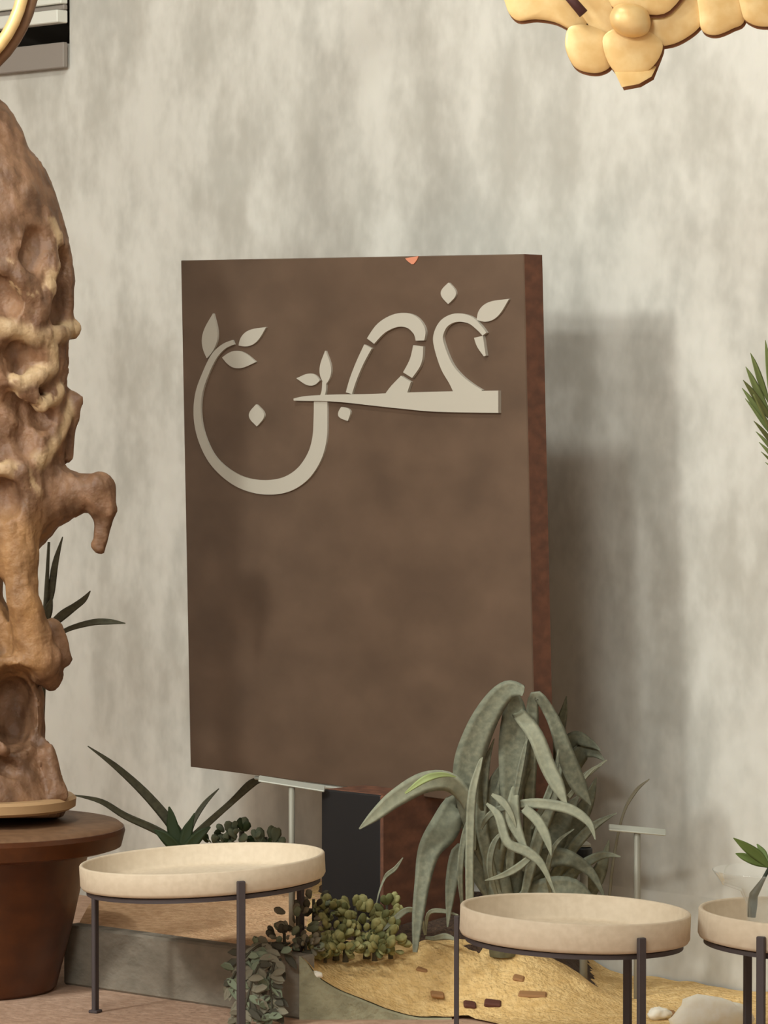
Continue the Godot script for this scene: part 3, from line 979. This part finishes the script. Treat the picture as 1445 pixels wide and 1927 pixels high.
func build_plants() -> void:
	# the large drooping silver plant before the sign
	var crown := on_ground(945, 1778, 0.16)
	var cz := -crown.z
	var d := thing("drooping_plant", "large silvery green plant with long drooping leaves before the sign", "plant", crown)
	part("crown", tube_mesh([crown + Vector3(0, -0.03, 0), crown + Vector3(0, 0.08, 0), spot(940, 1660, cz), spot(942, 1600, cz)], [0.035, 0.04, 0.03, 0.012], 12), M.silver_leaf, d)
	leaves(d, [
		[[925, 1650, 9.88, 18], [888, 1530, 9.78, 46], [880, 1450, 9.76, 56], [898, 1385, 9.74, 54], [926, 1330, 9.72, 46], [956, 1298, 9.70, 36], [985, 1300, 9.68, 20]],
		[[905, 1640, 9.92, 16], [880, 1560, 9.86, 20], [862, 1512, 9.82, 42], [835, 1560, 9.78, 58], [808, 1600, 9.74, 44], [795, 1660, 9.72, 30], [786, 1730, 9.70, 22], [781, 1792, 9.69, 9]],
		[[990, 1640, 9.86, 14], [1000, 1400, 9.76, 26], [1006, 1310, 9.74, 20], [1040, 1352, 9.74, 24], [1068, 1430, 9.75, 34], [1090, 1480, 9.76, 30], [1112, 1515, 9.77, 3]],
		[[960, 1640, 9.84, 14], [962, 1500, 9.78, 40], [968, 1400, 9.76, 60], [968, 1330, 9.75, 40], [966, 1305, 9.74, 14]],
	], M.silver_leaf)
	leaves(d, [
		[[890, 1600, 9.82, 14], [884, 1520, 9.78, 24], [850, 1474, 9.74, 36], [800, 1472, 9.70, 40], [745, 1502, 9.66, 34], [705, 1535, 9.63, 22], [676, 1560, 9.61, 3]],
		[[962, 1330, 9.80, 10], [978, 1345, 9.74, 26], [1008, 1385, 9.70, 30], [1030, 1440, 9.68, 30], [1050, 1480, 9.66, 26], [1067, 1518, 9.65, 3]],
		[[884, 1700, 9.72, 16], [884, 1600, 9.71, 17], [888, 1500, 9.72, 17], [902, 1440, 9.74, 10], [908, 1425, 9.75, 2]],
		[[965, 1515, 9.72, 14], [1010, 1512, 9.68, 20], [1070, 1522, 9.64, 20], [1108, 1548, 9.62, 14], [1120, 1580, 9.61, 2]],
		[[915, 1512, 9.70, 5], [938, 1535, 9.67, 16], [955, 1585, 9.64, 18], [990, 1602, 9.63, 20], [1020, 1628, 9.62, 14], [1048, 1690, 9.61, 2]],
		[[1006, 1606, 9.64, 10], [975, 1632, 9.62, 15], [945, 1648, 9.60, 11], [912, 1657, 9.59, 2]],
		[[985, 1520, 9.68, 18], [1012, 1545, 9.65, 20], [1030, 1580, 9.63, 16], [1037, 1610, 9.62, 2]],
		[[970, 1480, 9.72, 14], [965, 1520, 9.68, 26], [968, 1550, 9.66, 26], [990, 1600, 9.64, 8]],
		[[925, 1495, 9.69, 6], [945, 1508, 9.67, 15], [962, 1532, 9.66, 10], [972, 1560, 9.66, 2]],
		[[1080, 1480, 9.9, 10], [1098, 1462, 9.88, 12], [1120, 1446, 9.87, 8], [1142, 1430, 9.86, 2]],
		[[1070, 1500, 9.85, 10], [1110, 1452, 9.84, 8], [1132, 1440, 9.84, 2]],
	], M.pale_leaf)
	leaves(d, [
		[[762, 1493, 9.64, 4], [800, 1466, 9.62, 14], [832, 1458, 9.64, 10], [858, 1462, 9.66, 2]],
	], M.lime_leaf)
	leaves(d, [
		[[1000, 1640, 10.2, 20], [1012, 1480, 10.2, 40], [1040, 1400, 10.18, 34], [1058, 1350, 10.16, 18], [1066, 1310, 10.15, 2]],
		[[1020, 1640, 10.2, 18], [1060, 1480, 10.18, 34], [1092, 1418, 10.14, 34], [1116, 1416, 10.12, 20], [1138, 1432, 10.1, 2]],
		[[1020, 1640, 10.2, 18], [1050, 1450, 10.18, 30], [1078, 1392, 10.14, 30], [1108, 1398, 10.12, 18], [1130, 1412, 10.1, 2]],
		[[1010, 1650, 10.1, 16], [1070, 1570, 10.08, 38], [1105, 1510, 10.06, 26], [1122, 1462, 10.04, 2]],
		[[930, 1690, 9.88, 24], [930, 1600, 9.82, 44], [960, 1480, 9.79, 54], [990, 1400, 9.78, 40], [985, 1340, 9.77, 4]],
		[[980, 1690, 9.98, 24], [1030, 1600, 9.98, 50], [1060, 1540, 9.98, 40], [1090, 1496, 9.99, 3]],
		[[950, 1700, 9.92, 20], [985, 1640, 9.9, 42], [1050, 1612, 9.9, 36], [1110, 1640, 9.9, 18], [1142, 1700, 9.9, 2]],
		[[930, 1700, 9.88, 20], [900, 1640, 9.86, 36], [866, 1600, 9.86, 28], [850, 1660, 9.84, 24], [842, 1745, 9.83, 3]],
		[[960, 1720, 9.9, 20], [1010, 1680, 9.85, 44], [1080, 1672, 9.84, 36], [1135, 1722, 9.84, 3]],
		[[930, 1650, 9.86, 20], [925, 1560, 9.80, 34], [930, 1480, 9.79, 28], [950, 1430, 9.79, 2]],
		[[955, 1720, 9.9, 30], [958, 1650, 9.88, 52], [962, 1590, 9.86, 40], [968, 1530, 9.84, 3]],
		[[1000, 1730, 10.0, 30], [1030, 1690, 10.0, 50], [1070, 1640, 10.0, 40], [1102, 1590, 10.0, 3]],
		[[1040, 1740, 10.05, 24], [1090, 1690, 10.04, 44], [1128, 1640, 10.03, 28], [1146, 1580, 10.02, 2]],
		[[940, 1690, 9.85, 14], [915, 1600, 9.80, 22], [905, 1530, 9.78, 24], [915, 1440, 9.77, 14], [930, 1390, 9.77, 2]],
		[[985, 1690, 9.85, 14], [1010, 1590, 9.82, 24], [1040, 1500, 9.80, 24], [1060, 1420, 9.82, 2]],
		[[1020, 1690, 9.95, 14], [1060, 1620, 9.94, 22], [1110, 1560, 9.93, 18], [1160, 1530, 9.92, 2]],
		[[1020, 1700, 9.95, 14], [1080, 1640, 9.94, 20], [1130, 1610, 9.93, 16], [1168, 1612, 9.92, 2]],
	], M.silver_leaf)
	leaves(d, [
		[[905, 1560, 9.76, 5], [920, 1535, 9.72, 12], [950, 1520, 9.70, 12], [985, 1530, 9.68, 2]],
		[[1000, 1560, 9.72, 6], [1030, 1500, 9.70, 14], [1046, 1450, 9.70, 10], [1050, 1410, 9.71, 2]],
		[[960, 1560, 9.72, 6], [975, 1470, 9.70, 12], [985, 1420, 9.70, 10], [992, 1390, 9.71, 2]],
		[[940, 1700, 9.75, 6], [922, 1640, 9.70, 12], [928, 1590, 9.68, 12], [950, 1560, 9.68, 2]],
		[[1040, 1700, 9.80, 5], [1030, 1640, 9.74, 10], [1045, 1590, 9.72, 9], [1080, 1560, 9.72, 2]],
		[[870, 1710, 9.80, 5], [866, 1640, 9.76, 12], [874, 1570, 9.75, 11], [890, 1520, 9.75, 2]],
	], M.silver_leaf)
	# pale young shoots of the same bed
	var sh := thing("thin_shoot", "thin pale shoots arching over the soil beside the middle tray table", "plant", on_ground(800, 1760, 0.17))
	leaves(sh, [
		[[800, 1760, 9.95, 5], [790, 1722, 9.90, 8], [768, 1712, 9.86, 11], [745, 1728, 9.84, 12], [720, 1752, 9.83, 3]],
		[[800, 1760, 9.95, 5], [806, 1720, 9.90, 8], [830, 1714, 9.86, 9], [862, 1722, 9.84, 3]],
		[[800, 1764, 9.95, 5], [815, 1766, 9.9, 9], [838, 1762, 9.86, 12], [858, 1768, 9.84, 4]],
		[[704, 1722, 9.93, 2], [712, 1684, 9.95, 3], [722, 1656, 9.97, 5], [730, 1645, 9.96, 9], [744, 1634, 9.94, 8], [758, 1614, 9.93, 2]]], M.pale_leaf)
	# yellow-green succulent cushion
	var sb := on_ground(668, 1790, 0.16)
	var su := thing("succulent", "low yellowish green succulent cushion at the foot of the black post", "plant", sb)
	cushion(su, [[632, 1752, 9.83, 50, 44], [690, 1745, 9.86, 55, 48], [600, 1768, 9.82, 30, 30], [728, 1712, 9.92, 26, 28], [735, 1765, 9.86, 36, 34], [618, 1712, 9.88, 22, 22], [670, 1716, 9.9, 36, 26], [650, 1778, 9.80, 44, 22], [705, 1780, 9.82, 40, 20], [612, 1786, 9.79, 26, 16]], 230, [M.succulent, M.succulent, M.succulent, M.succulent_dark], 25)
	# trailing grey plant spilling over the kerb corner
	var tb := on_ground(560, 1790, 0.16)
	var tr := thing("trailing_plant", "grey leaved trailing plant spilling over the kerb corner beside the left tray table", "plant", tb)
	cushion(tr, [[560, 1730, 9.80, 40, 40], [590, 1700, 9.88, 30, 26], [535, 1765, 9.74, 32, 28], [575, 1775, 9.74, 30, 22]], 70, [M.trail_dark, M.trail, M.trail_dark, M.sage], 21)
	for s in [[[545, 1775, 9.72], [505, 1790, 9.62], [480, 1830, 9.58], [465, 1880, 9.56], [455, 1912, 9.55]], [[550, 1778, 9.72], [522, 1800, 9.61], [508, 1850, 9.58], [512, 1890, 9.57], [505, 1918, 9.56]], [[540, 1775, 9.72], [490, 1778, 9.62], [455, 1810, 9.6], [432, 1850, 9.58]]]:
		var pts := []
		for q in spline(s, 6): pts.append(spot(q[0], q[1], q[2]))
		var rad := []
		for q in pts: rad.append(0.003)
		part("stem", tube_mesh(pts, rad, 6), M.trail_dark, tr)
		for i in range(4, pts.size()):
			for sd in [-1, 1, 1 if i % 2 else -1]:
				if rng.randf() < 0.25: continue
				var a := rng.randf_range(-1.4, 1.2)
				var dir := Vector3(sd * cos(a), sin(a) - 0.5, rng.randf_range(0.0, 0.5)).normalized()
				var ln := rng.randf_range(0.022, 0.052)
				var p: Vector3 = pts[i] + Vector3(rng.randf_range(-0.012, 0.012), rng.randf_range(-0.01, 0.01), 0)
				part("leaf", blade([p, p + dir * ln * 0.35, p + dir * ln * 0.7 + Vector3(0, -0.003, 0), p + dir * ln + Vector3(0, -0.008, 0)], [0.004, 0.020, 0.019, 0.002], Vector3(0, 0.3, 1).normalized()), [M.trail, M.trail_dark, M.trail, M.sage, M.trail_pale][rng.randi() % 4], tr)
	# spidery plant behind the left tray
	var ab := on_ground(335, 1680, 0.16)
	var az := 11.15
	ab = spot(335, 1690, az); ab.y = 0.15
	var ag := thing("spidery_plant", "dark spidery plant with long thin leaves behind the left tray table", "plant", ab)
	part("stem", tube_mesh([ab, spot(336, 1620, az), spot(338, 1570, az)], [0.02, 0.025, 0.03], 10), M.deep_green, ag)
	leaves(ag, [
		[[345, 1585, 11.12, 22], [318, 1545, 11.10, 20], [270, 1490, 11.07, 17], [215, 1440, 11.04, 11], [165, 1404, 11.02, 2]],
		[[335, 1585, 11.10, 14], [290, 1560, 11.06, 15], [235, 1535, 11.02, 13], [190, 1508, 11.00, 10], [138, 1496, 10.98, 2]],
		[[352, 1585, 11.12, 14], [390, 1550, 11.08, 13], [435, 1510, 11.04, 12], [474, 1474, 11.02, 16], [494, 1470, 11.01, 3]],
		[[350, 1580, 11.18, 14], [364, 1545, 11.22, 11], [385, 1512, 11.24, 9], [412, 1484, 11.26, 2]]], M.olive_leaf)
	leaves(ag, [
		[[340, 1600, 11.08, 26], [326, 1560, 11.08, 24], [322, 1535, 11.08, 14], [318, 1518, 11.08, 3]],
		[[345, 1600, 11.06, 26], [352, 1566, 11.06, 22], [360, 1545, 11.06, 10], [366, 1530, 11.06, 2]],
		[[335, 1600, 11.06, 24], [310, 1575, 11.05, 20], [290, 1562, 11.05, 3]],
		[[350, 1600, 11.06, 24], [375, 1572, 11.05, 20], [396, 1556, 11.05, 3]]], M.deep_green)
	# low blue-green tuft right of it
	var tf := thing("sage_tuft", "low blue green tuft behind the rim of the left tray table", "plant", Vector3(spot(455, 1600, 11.22).x, 0.15, spot(455, 1600, 11.22).z))
	cushion(tf, [[455, 1572, 11.22, 52, 26], [410, 1582, 11.20, 34, 16], [500, 1580, 11.22, 34, 16], [455, 1620, 11.22, 60, 30]], 60, [M.sage, M.sage, M.deep_green], 26)
	# thin plant behind the trunk, only a few blades showing
	var bb := spot(70, 1480, 10.72); bb.y = 0.0
	var bk := thing("reed_plant", "thin dark leaves reaching out from behind the driftwood trunk", "plant", bb)
	part("stem", tube_mesh([bb, spot(72, 1500, 10.72), spot(82, 1220, 10.72), spot(92, 1020, 10.72)], [0.014, 0.012, 0.01, 0.004], 8), M.olive_leaf, bk)
	leaves(bk, [
		[[84, 1220, 10.7, 8], [120, 1188, 10.66, 9], [170, 1172, 10.62, 12], [205, 1170, 10.6, 11], [236, 1173, 10.58, 2]],
		[[82, 1190, 10.7, 10], [115, 1160, 10.66, 18], [140, 1142, 10.64, 14], [158, 1128, 10.62, 11], [170, 1112, 10.6, 2]],
		[[84, 1150, 10.72, 8], [95, 1120, 10.72, 14], [104, 1060, 10.72, 12], [118, 1010, 10.72, 2]],
		[[84, 1180, 10.72, 10], [90, 1150, 10.7, 18], [98, 1125, 10.7, 3]]], M.olive_leaf)
	# thin pale tip right of the drooping plant
	var wt := spot(1140, 1790, 10.1); wt.y = 0.05
	var wy := thing("wispy_shoot", "single pale thin shoot between the drooping plant and the T-shaped label stake", "plant", wt)
	leaves(wy, [[[1140, 1800, 10.1, 5], [1150, 1650, 10.08, 6], [1170, 1540, 10.06, 5], [1195, 1490, 10.05, 7], [1222, 1466, 10.04, 2]]], M.trail)
	# palm at the right edge
	var pb := spot(1640, 1700, 9.7); pb.y = 0.0
	var pl := thing("palm", "green palm whose feathery frond tips show at the right edge", "palm", pb)
	var rach := []
	for q in spline([[1640, 1880, 9.7], [1610, 1500, 9.66], [1570, 1150, 9.6], [1510, 930, 9.55], [1468, 850, 9.5], [1440, 790, 9.46], [1418, 742, 9.44]], 6): rach.append(spot(q[0], q[1], q[2]))
	var rr := []
	for i in rach.size(): rr.append(lerpf(0.014, 0.002, float(i) / rach.size()))
	part("rachis", tube_mesh(rach, rr, 8), M.palm_dark, pl)
	var tips := [[1412, 664, 1448, 760, 13], [1403, 690, 1452, 788, 15], [1398, 715, 1460, 800, 14], [1396, 730, 1462, 822, 13], [1402, 750, 1468, 835, 9], [1418, 792, 1475, 856, 10], [1422, 812, 1480, 872, 9], [1428, 832, 1492, 898, 10], [1432, 850, 1500, 915, 8], [1440, 640, 1455, 770, 12], [1470, 640, 1462, 800, 12], [1500, 680, 1470, 830, 12], [1520, 730, 1478, 860, 12], [1545, 780, 1492, 890, 12], [1560, 830, 1505, 915, 12], [1440, 870, 1515, 930, 9]]
	for i in tips.size():
		var q: Array = tips[i]
		part("leaflet", leaf_px([[q[2], q[3], 9.5, 4], [lerpf(q[2], q[0], 0.4), lerpf(q[3], q[1], 0.38), 9.48, q[4]], [lerpf(q[2], q[0], 0.75), lerpf(q[3], q[1], 0.76), 9.46, q[4] * 0.75], [q[0], q[1], 9.45, 1]], Vector3(0.2, 0.2, 1).normalized()), M.palm_dark if i % 3 == 2 else M.palm, pl)

func cushion(p: Node3D, mounds: Array, n: int, mats: Array, size_px: float) -> void:
	for i in n:
		var m: Array = mounds[i % mounds.size()]
		var a := rng.randf() * TAU
		var r := sqrt(rng.randf())
		var u := cos(a) * r
		var v := sin(a) * r
		var zz := sqrt(maxf(0.0, 1 - r * r))
		var k: float = m[2] / FOC
		var c := spot(m[0] + u * m[3], m[1] + v * m[4], m[2] - zz * m[3] * 0.8 * k)
		var dir := Vector3(u + rng.randf_range(-0.5, 0.5), 0.5 - v * 0.7 + rng.randf_range(-0.4, 0.4), zz * 0.5 + 0.1).normalized()
		var ln := size_px * k * rng.randf_range(0.7, 1.2)
		var w := ln * rng.randf_range(0.55, 0.75)
		c -= dir * ln * 0.5
		part("leaf", blade([c, c + dir * ln * 0.25, c + dir * ln * 0.6 + Vector3(0, 0.0, 0.003), c + dir * ln * 0.9, c + dir * ln], [w * 0.3, w * 0.75, w, w * 0.6, w * 0.08], Vector3(0.2, 0.4, 1).normalized(), -0.35, 0.3), mats[rng.randi() % mats.size()], p)
	for m in mounds:      # the stems that carry the leaves
		var k: float = m[2] / FOC
		var top := spot(m[0], m[1] - m[4] * 0.3, m[2])
		part("stem", tube_mesh([Vector3(top.x, 0.13, top.z), top], [m[3] * 0.14 * k, m[3] * 0.10 * k], 8), M.trail_dark, p)

# ---------------------------------------------------------------- gold ornaments
func build_gold() -> void:
	var z := 8.7
	var c := spot(1240, 0, z)
	var t := thing("gold_ornament", "hanging ornament of overlapping pale gold hammered petals at the top right", "ornament", c)
	var P := [
		[[[955, -40], [952, 10], [972, 38], [1008, 36], [1045, 42], [1090, 60], [1110, 20], [1090, -40]], 0.0, 0.006],
		[[[1075, -30], [1090, 20], [1130, 70], [1190, 90], [1260, 75], [1320, 40], [1330, -40]], 0.004, 0.006],
		[[[1066, 60], [1064, 90], [1078, 122], [1100, 135], [1130, 136], [1152, 118], [1148, 70], [1110, 48], [1078, 48]], 0.03, 0.008],
		[[[1135, 70], [1142, 112], [1165, 140], [1205, 140], [1236, 116], [1246, 80], [1210, 55], [1165, 52]], 0.05, 0.006],
		[[[1225, 50], [1222, 84], [1262, 84], [1296, 68], [1320, 46], [1340, 10], [1290, -20], [1240, 10]], 0.02, 0.004],
		[[[1318, -40], [1316, 30], [1322, 58], [1346, 66], [1378, 54], [1402, 36], [1410, -40]], 0.03, 0.006],
		[[[1396, -40], [1396, 24], [1412, 44], [1440, 50], [1475, 44], [1500, 20], [1500, -40]], 0.045, 0.006],
		[[[1150, -60], [1150, 10], [1200, 24], [1260, 20], [1300, -60]], 0.045, 0.006]]
	for p in P:
		var m := part("petal", plate(p[0], z - p[1], p[2], 0.006), M.gold, t)
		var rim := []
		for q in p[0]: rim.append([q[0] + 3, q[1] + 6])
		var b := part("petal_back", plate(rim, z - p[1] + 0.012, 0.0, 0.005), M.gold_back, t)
	var tip := part("petal", plate([[1150, 122], [1170, 164], [1202, 158], [1226, 144], [1240, 116], [1200, 128]], z - 0.054, 0.003, 0.004, false, Vector2(0.0, -1.0)), M.gold, t)
	tag(tip, "small folded pale tip at the bottom of the ornament")
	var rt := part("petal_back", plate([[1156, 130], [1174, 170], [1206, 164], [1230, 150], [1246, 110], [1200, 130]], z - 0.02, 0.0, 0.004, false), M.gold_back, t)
	part("boss", plate([[1148, 28], [1152, 50], [1172, 66], [1196, 70], [1218, 62], [1224, 40], [1214, 16], [1186, 6], [1160, 10]], z - 0.072, 0.03, 0.01), M.gold, t)
	var rod := part("rod", tube_mesh([spot(1050, -30, z - 0.05), spot(1098, 26, z - 0.05)], [0.010, 0.012], 10), M.purple, t)
	tag(rod, "short dark purple brown rod across the left petals")
	part("back_frame", tube_mesh([spot(960, -30, z + 0.03), spot(1240, -10, z + 0.03), spot(1500, -30, z + 0.03)], [0.01, 0.012, 0.01], 8), M.gold_back, t)
	part("hanging_cord", tube_mesh([spot(1240, -10, z + 0.03), Vector3(c.x, 5.5, c.z - 0.03)], [0.003, 0.003], 6), M.purple, t)
	# pale gold hoop at the top left
	var hz := 9.6
	var hc := spot(-120, -60, hz)
	var h := thing("gold_hoop", "pale gold curved hoop hanging at the top left corner", "hoop", hc)
	var pts := []
	var rad := []
	var out := []
	for i in 49:
		var a := TAU * i / 48
		pts.append(spot(-120 + 168 * cos(a), -60 + 205 * sin(a), hz))
		out.append(spot(-120 + 186 * cos(a), -60 + 222 * sin(a), hz + 0.035))
		rad.append(0.016)
	part("hoop", tube_mesh(pts, rad, 12), M.gold, h)
	var rb := part("outer_band", tube_mesh(out, rad, 10), M.pot_rim, h)
	tag(rb, "matt brown band round the gold hoop")
	part("hanging_cord", tube_mesh([spot(-120, -265, hz), Vector3(hc.x, 5.5, hc.z)], [0.003, 0.003], 6), M.purple, h)

# ---------------------------------------------------------------- small things
func label_stake(x: float, y: float, wpx: float, dy: float, foot_y: float, depth: float, label: String, ground: float) -> void:
	var k := depth / FOC
	var c := spot(x, y, depth)
	var t := thing("label_stake", label, "plant label", Vector3(c.x, ground, c.z), "label stakes in the planter")
	var b := Basis(Vector3(0, 0, 1), -atan2(dy, wpx)) * Basis(Vector3.RIGHT, deg_to_rad(-62))
	part("plate", box_mesh(c, Vector3(wpx * k, 0.028, 0.006), b, 0.002), M.pale_metal, t)
	part("stake", tube_mesh([c + Vector3(0, -0.004, 0), Vector3(c.x, ground - 0.02, c.z)], [0.009, 0.009], 10), M.stake, t)

func build_small(wb: Basis, wf: Transform3D) -> void:
	label_stake(1199, 1562, 108, 10, 1700, 9.95, "T-shaped metal label stake standing right of the drooping plant", 0.02)
	label_stake(549, 1475, 126, 20, 1590, 10.18, "T-shaped metal label stake below the sign's left bottom edge", 0.15)
	# spike light under the plant
	var c := spot(1098, 1612, 10.0)
	var t := thing("spike_light", "small dark garden spike light on a pale stem under the drooping plant", "garden light", Vector3(c.x, 0.06, c.z))
	part("stem", tube_mesh([Vector3(c.x, 0.03, c.z), spot(1099, 1628, 10.0)], [0.011, 0.011], 10), M.stake, t)
	part("head", lathe([[0.0, -0.022], [0.018, -0.02], [0.024, 0.0], [0.024, 0.024], [0.02, 0.028], [0.0, 0.028]], Transform3D(Basis(), spot(1098, 1614, 10.0)), 24), M.housing, t)
	var glint := part("cap", lathe([[0.0, 0.028], [0.02, 0.028], [0.02, 0.034], [0.012, 0.040], [0.0, 0.042]], Transform3D(Basis(), spot(1098, 1612, 10.0)), 24), M.stake, t)  # pale piece standing for the highlight on top of the dark head
	tag(glint, "pale disc for the highlight on top of the spike light")
	# pale stone on the sand
	var sc := on_ground(1338, 1918, 0.03)
	rock("pale_stone", "bright cream rock on the sand under the right tray tables", sc, Vector3(0.10, 0.058, 0.07), M.stone, 5)
	rock("pale_stone", "small cream pebble left of the bright rock on the sand", on_ground(1240, 1908, 0.02), Vector3(0.030, 0.018, 0.025), M.stone, 8)
	rock("pale_stone", "tiny cream pebble added for the highlight on the curved edge of the kerb", on_plane(596, 1835, Vector3(0, 0, -9.64), Vector3(0, 0, 1)), Vector3(0.016, 0.011, 0.013), M.stone, 11)  # pebble stands in for a bright highlight on the kerb rim
	# bark chips
	var chips := [[884, 1895, 24, 11, M.chip, "dark bark chip on the sand just right of the middle table's left leg"], [927, 1893, 32, 13, M.chip, "larger dark red bark chip on the sand, second from the middle table's left leg"], [1002, 1876, 54, 9, M.chip_tan, "long tan bark sliver on the sand below the middle tray"], [976, 1845, 22, 8, M.chip_tan, "short tan bark chip highest on the sand below the middle tray"], [823, 1876, 26, 9, M.chip_tan, "tan bark chip on the sand left of the middle table's left leg"], [795, 1828, 24, 8, M.chip_tan, "tan bark chip near the succulent on the upper sand"], [1262, 1912, 20, 10, M.chip_tan, "tan bark chip on the sand beside the bright cream rock"]]
	for q in chips:
		var p := sand_hit(q[0], q[1])
		var k := 9.7 / FOC
		var o := part("bark_chip", box_mesh(p + Vector3(0, 0.006, 0), Vector3(q[2] * k, q[3] * k * 0.8, 0.03), Basis.from_euler(Vector3(0.3, rng.randf_range(-0.3, 0.3), rng.randf_range(-0.3, 0.05))), 0.004), q[4])
		tag(o, q[5], "bark chip", "bark chips on the sand")
	# slatted vent high on the wall at the left
	var corner := on_plane(133, 130, wf.origin, wall_n)
	var top := on_plane(133, -40, wf.origin, wall_n)
	var hgt := top.y - corner.y
	var x := wb.x
	var v := thing("wall_vent", "slatted pale air vent with a shaded gap high on the wall at the top left", "vent", corner + wall_n * 0.01)
	var w := 0.75
	var mid := corner - x * (w / 2) + wall_n * 0.006
	var yk := func(py: float) -> float: return on_plane(133, py, wf.origin, wall_n).y - corner.y
	# duct behind the wall: five sheets, open towards the hall
	var d0: float = yk.call(82)
	var dh: float = hgt - d0
	var dm: Vector3 = mid + Vector3(0, d0 + dh / 2, 0) - wall_n * 0.006
	var st := st_new()
	box(st, dm - wall_n * 0.62, Vector3(0.80, dh + 0.08, 0.02), wb)
	for sg in [-1, 1]:
		box(st, dm - wall_n * 0.41 + Vector3(0, sg * (dh / 2 + 0.012), 0), Vector3(0.80, 0.02, 0.40), wb)
		box(st, dm - wall_n * 0.41 + x * sg * 0.39, Vector3(0.02, dh + 0.04, 0.40), wb)
	st.generate_normals()
	part("duct", st.commit(), M.vent_grey, v)
	for q in [[-40, 8, M.vent_white, 0.03], [9, 19, M.vent_grey, 0.018], [20, 44, M.vent_white, 0.045], [80, 128, M.vent_grey, 0.02]]:
		var y0: float = yk.call(q[1])
		var y1: float = yk.call(q[0])
		part("slat", box_mesh(mid + Vector3(0, (y0 + y1) / 2, 0) + wall_n * (0.005 + q[3] / 2), Vector3(w, y1 - y0, q[3]), wb, 0.003), q[2], v)

func sand_hit(px: float, py: float) -> Vector3:
	var d := ray(px, py)
	var s := 8.9
	while s < 11:
		var p := EYE + d * s
		if p.y <= sand_y(p.x, p.z): return p
		s += 0.01
	return EYE + d * 9.6

func rock(called: String, label: String, c: Vector3, r: Vector3, m: Material, seed_: int) -> void:
	var n := fnl(seed_, 0.9, 3)
	var st := st_new()
	st.set_smooth_group(0)
	var P := func(i: int, j: int) -> Vector3:
		var a := TAU * (i % 18) / 18.0
		var b := PI * j / 10.0
		var d := Vector3(cos(a) * sin(b), cos(b), sin(a) * sin(b))
		var q := Vector3(snappedf(d.x, 0.35), snappedf(d.y, 0.35), snappedf(d.z, 0.35)).normalized()
		return c + d.lerp(q, 0.35) * r * (1 + 0.35 * n.get_noise_3d(d.x, d.y, d.z))
	for i in 18:
		for j in 10:
			quad(st, P.call(i, j), P.call(i + 1, j), P.call(i + 1, j + 1), P.call(i, j + 1))
	var o := part(called, done(st), m)
	tag(o, label, "rock", "pale rocks on the sand")
